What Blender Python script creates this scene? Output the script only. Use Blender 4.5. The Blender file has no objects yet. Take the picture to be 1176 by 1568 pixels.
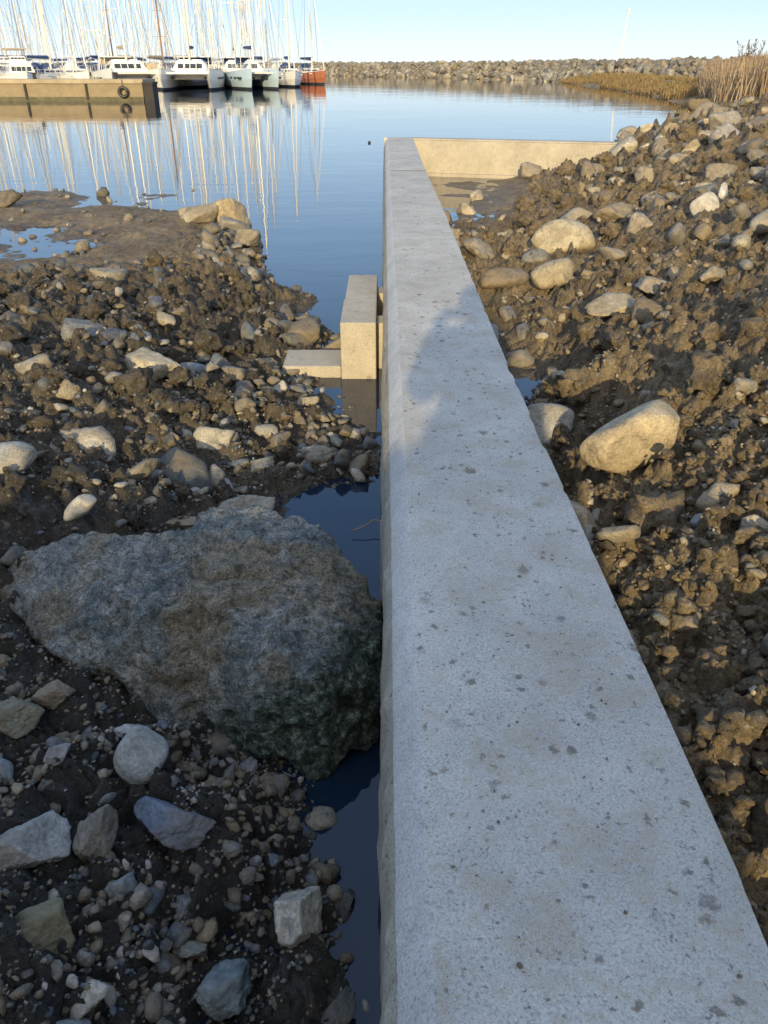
import bpy, bmesh, math, random
import numpy as np
from mathutils import Vector, Matrix
random.seed(7); RNG=np.random.default_rng(11)
scene=bpy.context.scene
scene.view_settings.view_transform='Standard'
scene.view_settings.look='None'
scene.view_settings.exposure=0
col=scene.collection

# ---------------------------------------------------------------- noise
def _h(ix,iy,iz,s):
    n=(ix*374761393+iy*668265263+iz*1442695041+s*974634777)&0xffffffff
    n=((n^(n>>13))*1274126177)&0xffffffff
    n=n^(n>>16)
    return n/4294967296.0
def vn2(x,y,s=0):
    xi=np.floor(x).astype(np.int64); yi=np.floor(y).astype(np.int64)
    fx=x-xi; fy=y-yi; fx=fx*fx*(3-2*fx); fy=fy*fy*(3-2*fy)
    a=_h(xi,yi,0,s); b=_h(xi+1,yi,0,s); c=_h(xi,yi+1,0,s); d=_h(xi+1,yi+1,0,s)
    return (a*(1-fx)+b*fx)*(1-fy)+(c*(1-fx)+d*fx)*fy
def fbm2(x,y,s=0,o=4):
    r=0;a=.5;t=0
    for i in range(o):
        r=r+a*vn2(x*2**i+i*17.3,y*2**i-i*9.1,s+i); t+=a; a*=.5
    return r/t
def vn3(x,y,z,s=0):
    xi=np.floor(x).astype(np.int64); yi=np.floor(y).astype(np.int64); zi=np.floor(z).astype(np.int64)
    fx=x-xi; fy=y-yi; fz=z-zi
    fx=fx*fx*(3-2*fx); fy=fy*fy*(3-2*fy); fz=fz*fz*(3-2*fz)
    r=0
    for dz in (0,1):
        a=_h(xi,yi,zi+dz,s); b=_h(xi+1,yi,zi+dz,s); c=_h(xi,yi+1,zi+dz,s); d=_h(xi+1,yi+1,zi+dz,s)
        q=(a*(1-fx)+b*fx)*(1-fy)+(c*(1-fx)+d*fx)*fy
        r=r+q*(fz if dz else 1-fz)
    return r
def fbm3(p,sc,s=0,o=4):
    r=0;a=.5;t=0
    for i in range(o):
        k=sc*2**i
        r=r+a*vn3(p[:,0]*k+i*5.1,p[:,1]*k+i*3.7,p[:,2]*k-i*7.9,s+i); t+=a; a*=.5
    return r/t
def worley(x,y,s=0):
    xi=np.floor(x).astype(np.int64); yi=np.floor(y).astype(np.int64)
    f1=np.full(x.shape,9.0); f2=np.full(x.shape,9.0); cid=np.zeros(x.shape)
    for dx in (-1,0,1):
        for dy in (-1,0,1):
            cx=xi+dx; cy=yi+dy
            px=cx+_h(cx,cy,1,s); py=cy+_h(cx,cy,2,s)
            d=np.hypot(px-x,py-y)
            m=d<f1
            f2=np.where(m,f1,np.minimum(f2,d))
            cid=np.where(m,_h(cx,cy,3,s),cid)
            f1=np.where(m,d,f1)
    return f1,f2,cid
def ss(a,b,x):
    t=np.clip((x-a)/(b-a),0,1); return t*t*(3-2*t)

# ---------------------------------------------------------------- terrain height
def tps_fit(pts):
    P=np.array(pts,float); n=len(P)
    d=np.hypot(P[:,None,0]-P[None,:,0],P[:,None,1]-P[None,:,1])
    K=np.sqrt(d*d+.04)
    A=np.zeros((n+1,n+1)); A[:n,:n]=K; A[:n,n]=1; A[n,:n]=1
    w=np.linalg.solve(A,np.append(P[:,2],0))
    return P,w
def tps_eval(f,x,y):
    P,w=f; r=np.full(x.shape,w[-1])
    for i in range(len(P)):
        r=r+w[i]*np.sqrt((x-P[i,0])**2+(y-P[i,1])**2+.04)
    return r
LEFT=[(-8.4,18.3,0),(-4,17.3,0),(-2.3,13.4,0.0),(-1.67,11,0),(-1.23,9.5,0),(-.78,8.8,0),(-.5,7.5,0),
(-9,21,-.4),(-5,20,-.4),(-2,16,-.4),(-1,13,-.4),(-.3,10,-.35),(-.2,8.2,-.2),(0,12,-.4),(0,17,-.5),(-10,26,-.6),(0,25,-.6),(-4,30,-.7),(-14,22,-.4),(-25,25,-.5),(-25,15,.1),(-10,36,-.8),
(-6,15.3,.05),(-4.4,15,.06),(-3.1,13.3,.18),(-7.5,14,.05),(-5,11.5,.06),(-4,12.5,.09),(-6,10,.09),(-3.3,10.6,.14),(-2.3,11.2,.16),
(-2.1,8.8,.30),(-1.5,8.4,.15),(-.9,7.8,.03),(-3.5,8.6,.24),(-2.6,6.6,.36),(-1.6,6.5,.2),(-.9,6.4,.06),(-.4,6.3,-.04),(-.1,6.3,-.1),
(-2.3,4.6,.34),(-1.4,4.8,.2),(-.8,5.2,.1),(-.45,5.2,.05),(-.12,4.9,.03),(-.1,5.6,-.04),(-.33,3.9,-.15),(-.6,4.25,.03),(-.15,4.3,-.03),(-.75,3.9,.06),(-.1,3.3,-.2),(-.5,3.4,-.05),
(-1.2,3.5,.22),(-2,3.2,.36),(-.8,2.6,.05),(-.4,2.4,-.05),(-.05,2.4,-.2),(-1.3,2.1,.24),(-.8,1.9,.14),(-.45,1.7,.10),(-.22,1.6,0.04),(-.02,1.6,-.11),(-.02,.8,-.11),
(-.9,1.1,.26),(-.47,1.1,.12),(-.20,1.0,0.04),(-.9,.3,.32),(-.4,.2,.15),(-.05,0,0),(-2.2,1.5,.42),(-4,3,.5),(-4,6,.4),(-8,8,.2),(-10,4,.5),(-10,12,.1),(-25,5,.5),
(-.5,-.9,.55),(-1,-3,2.1),(-3,-3,2.1),(-8,-3,2.1),(-3,-.5,.75),(.1,-1.0,1.0),(-.35,-1.9,1.95),(.05,-2.0,2.35),(.3,-2.0,2.25),(.2,-3,2.35),(-25,-5,2.2),(-1,-6,2.2),(-8,-7,2.2)]  # high points behind the camera: unseen bank, added to shade the foreground
RIGHT=[(.62,-2,.7),(.42,-2,1.8),(.42,-3,1.8),(.65,-3,.7),(1.3,-2,.42),(.8,-.8,.42),(.8,0,.38),(.8,1.2,.36),(.8,2,.33),(.8,3,.2),(.8,4,.04),(.8,5,-.04),(.8,6.5,-.06),(.8,8,0.0),(.8,10,.07),(.8,12,.06),(.8,14,-.02),(.8,17,-.05),(.8,19,-.02),  # high points behind the camera: right end of the added shading bank
(1.2,6.1,-.03),(1.3,7.3,.03),(1.2,5.1,.06),(1.5,8.5,.08),(1.9,7.1,.2),(2.36,10.2,.16),(3,8.9,.4),(2.7,6.3,.58),(2.5,5,.7),(1.83,3.9,.52),(1.5,5.2,.3),(1.25,3.1,.38),(1.26,2.36,.48),(1.03,1.5,.46),(1.6,1.2,.56),(2.0,2.4,.64),
(3.7,11.3,.45),(4.1,10.2,.8),(2.4,13,.1),(3.2,14,.22),(5.1,15.9,.62),(5.9,15,1.0),(6.8,15.2,1.25),(7.4,21,.9),(8,23,.95),(9.8,25.7,1.2),(2.2,15.5,.02),(1.6,16.8,-.03),(3.3,17,.12),(2.6,19.5,-.02),(4.3,18.6,.35),(5.3,19.0,.65),
(4.4,20.8,-.1),(5.6,21.3,.1),(4,23,-.4),(6,24.5,-.2),(1.5,23,-.5),(0,30,-.7),(6,30,-.7),(12,25,1.3),(16,30,1.3),(9.5,29,.2),
(8,5,.95),(12,12,1.3),(6,0,.6),(3,0,.55),(1.6,-.5,.45),(3,3,.76),(2,-4,.3),(5,-5,.3),(15,-5,.6),(28,5,1.2),(28,25,1.5)]
FL=tps_fit(LEFT); FR=tps_fit(RIGHT)
SHY=[26,34,39,59,76,102,144,170,220]; SHX=[8,11.5,13,20.2,23.3,25.5,27.5,42,70]
def far_h(x,y):
    xs=np.interp(y,SHY,SHX)
    return np.clip((x-xs)*.28,-.7,1.0)+ (fbm2(x*.8,y*.8,91)-.5)*.25
def clods(x,y,s,amp):
    wx=x+(fbm2(x*7,y*7,s+50,3)-.5)*.14+(fbm2(x*30,y*30,s+52,2)-.5)*.03; wy=y+(fbm2(x*7,y*7,s+60,3)-.5)*.14+(fbm2(x*30,y*30,s+62,2)-.5)*.03
    r=0
    for sc,a,k in ((.34,.085,0),(.17,.075,1),(.085,.06,2),(.042,.034,3)):
        f1,f2,c=worley(wx/sc,wy/sc,s+k*7)
        e=np.clip((f2-f1)*2.4,0,1)
        r=r+a*np.sqrt(e)*(c*c*1.25)
    r=r+(fbm2(x*14,y*14,s+5,5)-.5)*.10+(fbm2(x*2.2,y*2.2,s+9,3)-.5)*.14
    return (r-.07)*amp
def flatL(x,y): return ss(-1.9,-3.0,x+.25*(y-9)*.3)*ss(8.2,9.8,y)
def height(x,y):
    x=np.asarray(x,float); y=np.asarray(y,float)
    L=tps_eval(FL,x,y); R=tps_eval(FR,x,y)
    left=x<.4
    b=np.where(left,L,R)
    flat=flatL(x,y)
    flatR=ss(13.0,15.0,y)*ss(4.2,3.0,x)*(x>.4)
    ampL=1.15*(1-flat*.70)
    ampR=1.35*(1-flatR*.8)
    amp=np.where(left,ampL,ampR)*np.where(b<.0,.4,1)*(1-.8*ss(.12,0,b)*.6)
    amp=amp*(1+.9*ss(12,22,y)*(x>3))
    h=b+clods(x,y,3,amp)
    h=h+flat*((fbm2(x*.9,y*.7,77,3)-.5)*.26-.04)+flatR*((fbm2(x*1.6,y*1.6,78,3)-.5)*.16)
    w=ss(27,33.5,y); h=h*(1-w)+far_h(x,y)*w
    under=(x>.035)&(x<.66)&(y<20.4)&(y>-1.2)
    h=np.where(under,np.minimum(h,-.5),h)
    return h

# ---------------------------------------------------------------- mesh helpers
def np_mesh(name,V,F,mats,smooth=True,colors=None,midx=None):
    V=np.asarray(V,np.float32); F=np.asarray(F,np.int32)
    me=bpy.data.meshes.new(name); k=F.shape[1]
    me.vertices.add(len(V)); me.vertices.foreach_set("co",V.ravel())
    me.loops.add(F.size); me.loops.foreach_set("vertex_index",F.ravel())
    me.polygons.add(len(F)); me.polygons.foreach_set("loop_start",np.arange(0,F.size,k,dtype=np.int32))
    me.update(calc_edges=True)
    if colors is not None:
        a=me.attributes.new("rcol","FLOAT_COLOR","POINT")
        c=np.ones((len(V),4),np.float32); c[:,:3]=colors; a.data.foreach_set("color",c.ravel())
    for m in mats: me.materials.append(m)
    if midx is not None: me.polygons.foreach_set("material_index",np.asarray(midx,np.int32))
    if smooth: me.shade_smooth()
    else: me.shade_flat()
    o=bpy.data.objects.new(name,me); col.objects.link(o); return o

class MB:
    def __init__(s): s.v=[];s.f=[];s.m=[];s.T=Matrix.Identity(4)
    def add(s,vs,fs,m):
        b=len(s.v)
        for p in vs: s.v.append(tuple(s.T@Vector(p)))
        for f in fs: s.f.append([i+b for i in f]); s.m.append(m)
    def box(s,a,b,m,taper=0,tx=None):
        x0,y0,z0=a;x1,y1,z1=b;t=taper
        vs=[(x0,y0,z0),(x1,y0,z0),(x1,y1,z0),(x0,y1,z0),(x0+t,y0+t,z1),(x1-t,y0+t,z1),(x1-t,y1-t,z1),(x0+t,y1-t,z1)]
        s.add(vs,[(3,2,1,0),(4,5,6,7),(0,1,5,4),(1,2,6,5),(2,3,7,6),(3,0,4,7)],m)
    def cyl(s,a,b,r0,r1,m,n=8):
        a=Vector(a);b=Vector(b);d=(b-a).normalized()
        u=d.orthogonal().normalized(); w=d.cross(u); vs=[]
        for p,r in((a,r0),(b,r1)):
            for i in range(n):
                t=2*math.pi*i/n; vs.append(p+u*math.cos(t)*r+w*math.sin(t)*r)
        fs=[(i,(i+1)%n,n+(i+1)%n,n+i) for i in range(n)]+[tuple(range(n))[::-1],tuple(range(n,2*n))]
        s.add(vs,fs,m)
    def loft(s,secs,m,close=True):
        n=len(secs[0]); vs=[p for q in secs for p in q]; fs=[]
        for i in range(len(secs)-1):
            for j in range(n-1 if not close else n):
                a=i*n+j;b=i*n+(j+1)%n; fs.append((a,b,b+n,a+n))
        fs.append(tuple(range(n))[::-1]); fs.append(tuple(range(len(vs)-n,len(vs))))
        s.add(vs,fs,m)
    def obj(s,name,mats,smooth=False):
        me=bpy.data.meshes.new(name); me.from_pydata(s.v,[],s.f)
        for m in mats: me.materials.append(m)
        me.polygons.foreach_set("material_index",s.m)
        me.update()
        if smooth: me.shade_smooth()
        o=bpy.data.objects.new(name,me); col.objects.link(o); return o

# ---------------------------------------------------------------- material helpers
def newmat(name):
    m=bpy.data.materials.new(name); m.use_nodes=True; nt=m.node_tree
    b=nt.nodes["Principled BSDF"]; return m,nt,b
class N:
    def __init__(s,nt): s.nt=nt
    def n(s,t,**kw):
        q=s.nt.nodes.new(t)
        for k,v in kw.items(): setattr(q,k,v)
        return q
    def l(s,a,b): s.nt.links.new(a,b)
    def coord(s): return s.n("ShaderNodeTexCoord").outputs["Object"]
    def noise(s,sc,det=4,rough=.55,vec=None,dist=0):
        q=s.n("ShaderNodeTexNoise"); q.inputs["Scale"].default_value=sc; q.inputs["Detail"].default_value=det
        q.inputs["Roughness"].default_value=rough; q.inputs["Distortion"].default_value=dist
        if vec is not None: s.l(vec,q.inputs["Vector"])
        return q.outputs["Fac"]
    def vor(s,sc,vec=None,feat='F1'):
        q=s.n("ShaderNodeTexVoronoi",feature=feat); q.inputs["Scale"].default_value=sc
        if vec is not None: s.l(vec,q.inputs["Vector"])
        return q
    def ramp(s,src,stops):
        q=s.n("ShaderNodeValToRGB"); e=q.color_ramp.elements
        while len(e)<len(stops): e.new(.5)
        for i,(p,c) in enumerate(stops):
            e[i].position=p; e[i].color=(c,c,c,1) if isinstance(c,(int,float)) else (*c,1)
        s.l(src,q.inputs[0]); return q.outputs[0]
    def mix(s,f,a,b,mode='MIX'):
        q=s.n("ShaderNodeMix",data_type='RGBA',blend_type=mode)
        for i,v in ((0,f),(6,a),(7,b)):
            if hasattr(v,'is_output'): s.l(v,q.inputs[i])
            elif i==0: q.inputs[0].default_value=v
            else: q.inputs[i].default_value=(*v,1)
        return q.outputs[2]
    def math(s,op,a,b=0.0,clamp=False):
        q=s.n("ShaderNodeMath",operation=op); q.use_clamp=clamp
        for i,v in ((0,a),(1,b)):
            if hasattr(v,'is_output'): s.l(v,q.inputs[i])
            else: q.inputs[i].default_value=v
        return q.outputs[0]
    def bump(s,h,strength,dist,prev=None):
        q=s.n("ShaderNodeBump"); q.inputs["Strength"].default_value=strength; q.inputs["Distance"].default_value=dist
        s.l(h,q.inputs["Height"])
        if prev is not None: s.l(prev,q.inputs["Normal"])
        return q.outputs[0]
def simple(name,c,rough=.6,metal=0,var=.15,sc=3):
    m,nt,b=newmat(name); q=N(nt)
    v=q.noise(sc,3,.6,q.coord())
    lo=tuple(k*(1-var) for k in c); hi=tuple(min(1,k*(1+var)) for k in c)
    q.l(q.ramp(v,[(.3,lo),(.7,hi)]),b.inputs["Base Color"])
    b.inputs["Roughness"].default_value=rough; b.inputs["Metallic"].default_value=metal
    return m

def mud_mat():
    m,nt,b=newmat("wet_mud_and_gravel"); q=N(nt); c=q.coord()
    n1=q.noise(1.3,4,.6,c); n2=q.noise(9,5,.65,c); n3=q.noise(55,4,.7,c)
    sx=q.n("ShaderNodeSeparateXYZ"); q.l(c,sx.inputs[0])
    base=q.ramp(n1,[(.3,(.20,.152,.092)),(.5,(.31,.235,.14)),(.72,(.40,.31,.185))])
    # soil west of the wall is greyer and damper than the heap on the other side
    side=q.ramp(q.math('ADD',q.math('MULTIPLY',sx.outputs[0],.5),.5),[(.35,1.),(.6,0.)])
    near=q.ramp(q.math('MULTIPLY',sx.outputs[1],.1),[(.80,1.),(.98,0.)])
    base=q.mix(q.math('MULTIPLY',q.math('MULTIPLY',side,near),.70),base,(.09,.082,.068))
    d=q.ramp(n2,[(.3,.42),(.55,.95),(.75,1.2)])
    base=q.mix(1,base,d,'MULTIPLY')
    fine=q.ramp(n3,[(.3,.6),(.7,1.25)]); base=q.mix(1,base,fine,'MULTIPLY')
    v=q.vor(42,c); grav=q.ramp(v.outputs["Distance"],[(.0,1.0),(.30,1.0),(.42,0.0)])
    hs=q.n("ShaderNodeSeparateColor"); q.l(v.outputs["Color"],hs.inputs[0])
    gm=q.math('MULTIPLY',grav,q.ramp(hs.outputs[1],[(.6,0.),(.65,.8)]))
    gcol=q.ramp(hs.outputs[0],[(0,(.07,.075,.08)),(.5,(.19,.18,.16)),(.85,(.30,.26,.2)),(1,(.42,.4,.36))])
    base=q.mix(gm,base,gcol)
    zz=q.math('ADD',sx.outputs[2],q.math('MULTIPLY',q.noise(2.5,3,.6,c),-.16))
    wet=q.ramp(q.math('ADD',zz,.5),[(.39,1.0),(.47,0.0)])
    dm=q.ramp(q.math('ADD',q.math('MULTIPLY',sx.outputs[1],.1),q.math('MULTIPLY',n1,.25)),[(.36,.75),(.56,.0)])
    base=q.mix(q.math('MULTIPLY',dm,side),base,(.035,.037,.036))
    base=q.mix(q.math('MULTIPLY',wet,.5),base,(.065,.056,.045))
    q.l(base,b.inputs["Base Color"])
    ro=q.math('SUBTRACT',.74,q.math('MULTIPLY',wet,.42)); q.l(ro,b.inputs["Roughness"])
    n4=q.noise(24,6,.72,c)
    bb=q.bump(n4,1.,.07); bb=q.bump(v.outputs["Distance"],.35,-.012,bb); bb=q.bump(n3,.8,.018,bb)
    q.l(bb,b.inputs["Normal"]); return m
def rock_mat(name="stone",mud=.6,bumpd=.012,sc=1.0):
    m,nt,b=newmat(name); q=N(nt); c=q.coord()
    at=q.n("ShaderNodeAttribute",attribute_name="rcol"); base=at.outputs["Color"]
    n1=q.noise(11*sc,5,.65,c,.6); n2=q.noise(70*sc,5,.75,c); n3=q.noise(3.5*sc,3,.6,c)
    base=q.mix(1,base,q.ramp(n1,[(.28,.45),(.5,1.0),(.72,1.4)]),'MULTIPLY')
    base=q.mix(1,base,q.ramp(n2,[(.3,.55),(.7,1.38)]),'MULTIPLY')
    mu=q.ramp(q.math('ADD',n3,q.math('MULTIPLY',n1,.3)),[(.58,0.0),(.72,mud)])
    base=q.mix(mu,base,(.2,.155,.095))
    q.l(base,b.inputs["Base Color"]) 
    q.l(q.ramp(n3,[(.35,.5),(.65,.85)]),b.inputs["Roughness"])
    bb=q.bump(n1,.9,bumpd*2.6); bb=q.bump(n2,.8,bumpd*.6,bb); q.l(bb,b.inputs["Normal"])
    return m
def boulder_mat():
    m,nt,b=newmat("boulder_stone"); q=N(nt); c=q.coord()
    n1=q.noise(5,7,.78,c,.6); n2=q.noise(26,6,.85,c,.4); n3=q.noise(120,4,.75,c); n4=q.noise(2.4,4,.6,c)
    base=q.ramp(n1,[(.34,(.10,.145,.15)),(.45,(.24,.275,.27)),(.55,(.42,.42,.385)),(.66,(.58,.56,.50))])
    base=q.mix(q.ramp(n4,[(.47,0.),(.58,.7)]),base,(.38,.30,.185))
    sx=q.n("ShaderNodeSeparateXYZ"); q.l(c,sx.inputs[0])
    g=q.math('ADD',q.math('MULTIPLY',sx.outputs[0],.8),q.math('MULTIPLY',sx.outputs[2],-1.1))
    g=q.math('ADD',g,q.math('MULTIPLY',sx.outputs[1],-.55))
    g=q.math('ADD',g,q.math('MULTIPLY',n1,1.0))
    gm=q.ramp(q.math('ADD',g,1.85),[(.42,0.),(.60,.92)])
    base=q.mix(gm,base,q.ramp(n2,[(.40,(.018,.032,.030)),(.5,(.065,.10,.075)),(.58,(.20,.25,.20)),(.66,(.42,.45,.40))]))
    base=q.mix(1,base,q.ramp(n2,[(.38,.30),(.5,1.),(.62,1.45)]),'MULTIPLY')
    base=q.mix(1,base,q.ramp(n3,[(.36,.42),(.64,1.45)]),'MULTIPLY')
    q.l(base,b.inputs["Base Color"]); b.inputs["Roughness"].default_value=.62
    bb=q.bump(n1,.7,.09); bb=q.bump(n2,1.,.06,bb); bb=q.bump(n3,1.,.012,bb); q.l(bb,b.inputs["Normal"]); return m
def concrete_mat(name="cast_concrete",tone=(.56,.54,.49),dirt=1.0,rough_face=False):
    m,nt,b=newmat(name); q=N(nt); c=q.coord()
    n1=q.noise(1.7,4,.6,c); n2=q.noise(12,5,.7,c); n3=q.noise(130,4,.75,c); n5=q.noise(420,2,.6,c)
    lo=tuple(k*.84 for k in tone); hi=tuple(k*1.12 for k in tone)
    base=q.ramp(n1,[(.3,lo),(.7,hi)])
    base=q.mix(1,base,q.ramp(n2,[(.3,.82),(.7,1.1)]),'MULTIPLY')
    base=q.mix(1,base,q.ramp(n3,[(.34,.58),(.5,1.),(.68,1.15)]),'MULTIPLY')
    base=q.mix(1,base,q.ramp(n5,[(.3,.78),(.7,1.15)]),'MULTIPLY')
    mp=q.n("ShaderNodeVectorMath",operation='ADD'); q.l(c,mp.inputs[0])
    nv=q.n("ShaderNodeTexNoise"); nv.inputs["Scale"].default_value=45; nv.inputs["Detail"].default_value=4; nv.inputs["Roughness"].default_value=.7; q.l(c,nv.inputs["Vector"])
    sc=q.n("ShaderNodeVectorMath",operation='SCALE'); q.l(nv.outputs["Color"],sc.inputs[0]); sc.inputs["Scale"].default_value=.05
    q.l(sc.outputs[0],mp.inputs[1]); w=mp.outputs[0]
    tot=None
    gran=q.ramp(n3,[(.40,.2),(.55,1.)])
    for s,th,st in ((4.5,.22,.5),(10,.32,.72),(22,.34,.7),(55,.34,.7)):
        v=q.vor(s,w); hs=q.n("ShaderNodeSeparateColor"); q.l(v.outputs["Color"],hs.inputs[0])
        r=q.math('MULTIPLY',q.math('POWER',hs.outputs[0],1.9),th)
        k=q.math('SUBTRACT',r,v.outputs["Distance"]); k=q.math('MULTIPLY',k,7,True)
        k=q.math('MULTIPLY',k,gran); k=q.math('MULTIPLY',k,st*dirt)
        tot=k if tot is None else q.math('MAXIMUM',tot,k)
    base=q.mix(tot,base,(.12,.092,.058))
    pat=q.math('MULTIPLY',q.ramp(q.noise(6,7,.82,c),[(.50,0.),(.58,.8)]),q.ramp(n3,[(.46,0.),(.56,1.)]))
    base=q.mix(q.math('MULTIPLY',pat,dirt),base,(.33,.255,.155))
    q.l(base,b.inputs["Base Color"]); b.inputs["Roughness"].default_value=.82
    bb=q.bump(n3,.8,.006); bb=q.bump(n2,.4,.01 if not rough_face else .05,bb); bb=q.bump(tot,.5,.008,bb)
    q.l(bb,b.inputs["Normal"]); return m
def water_mat():
    m,nt,b=newmat("calm_harbour_water"); q=N(nt); c=q.coord()
    b.inputs["Base Color"].default_value=(.009,.021,.042,1); b.inputs["Roughness"].default_value=.02
    b.inputs["IOR"].default_value=1.5
    mp=q.n("ShaderNodeMapping"); mp.inputs["Scale"].default_value=(.6,1.4,1); q.l(c,mp.inputs["Vector"])
    n=q.noise(1.1,3,.5,mp.outputs[0]); n2=q.noise(.18,2,.5,c)
    bb=q.bump(n,.25,.02); bb=q.bump(n2,.3,.05,bb); q.l(bb,b.inputs["Normal"]); return m

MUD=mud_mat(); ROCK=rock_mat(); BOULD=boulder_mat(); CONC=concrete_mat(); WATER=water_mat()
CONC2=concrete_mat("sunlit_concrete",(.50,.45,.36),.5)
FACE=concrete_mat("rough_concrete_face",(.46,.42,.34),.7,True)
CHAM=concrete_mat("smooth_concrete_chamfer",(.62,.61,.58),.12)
FROCK=rock_mat("breakwater_rock",.25,.05,.12)

# ---------------------------------------------------------------- terrain mesh
nx,ny=940,1080
u=np.linspace(-math.asinh(28/.9),math.asinh(30/.9),nx); xs=.9*np.sinh(u)
v=np.linspace(-math.asinh(9/1.4),math.asinh(32.6/1.4),ny); ys=1.4+1.4*np.sinh(v)
X,Y=np.meshgrid(xs,ys)
Z=height(X,Y)
V=np.stack([X,Y,Z],-1).reshape(-1,3)
def gridF(nx,ny):
    i=np.arange(nx-1)[None,:]+np.arange(ny-1)[:,None]*nx
    return np.stack([i,i+1,i+nx+1,i+nx],-1).reshape(-1,4)
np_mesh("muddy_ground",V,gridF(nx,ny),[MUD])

nx2,ny2=220,260
X2,Y2=np.meshgrid(np.linspace(8,95,nx2),np.linspace(33.95,175,ny2)); Z2=far_h(X2,Y2)
GB,nt,b=newmat("dry_grass_ground"); q=N(nt)
q.l(q.ramp(q.noise(.9,5,.7,q.coord()),[(.35,(.11,.09,.05)),(.55,(.25,.17,.08)),(.7,(.33,.25,.15))]),b.inputs["Base Color"]); b.inputs["Roughness"].default_value=.95
np_mesh("grassy_bank",np.stack([X2,Y2,Z2],-1).reshape(-1,3),gridF(nx2,ny2),[GB])

wv=[(-3000,-200,0),(3000,-200,0),(3000,6000,0),(-3000,6000,0)]
np_mesh("harbour_water",wv,[(0,1,2,3)],[WATER])

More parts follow.
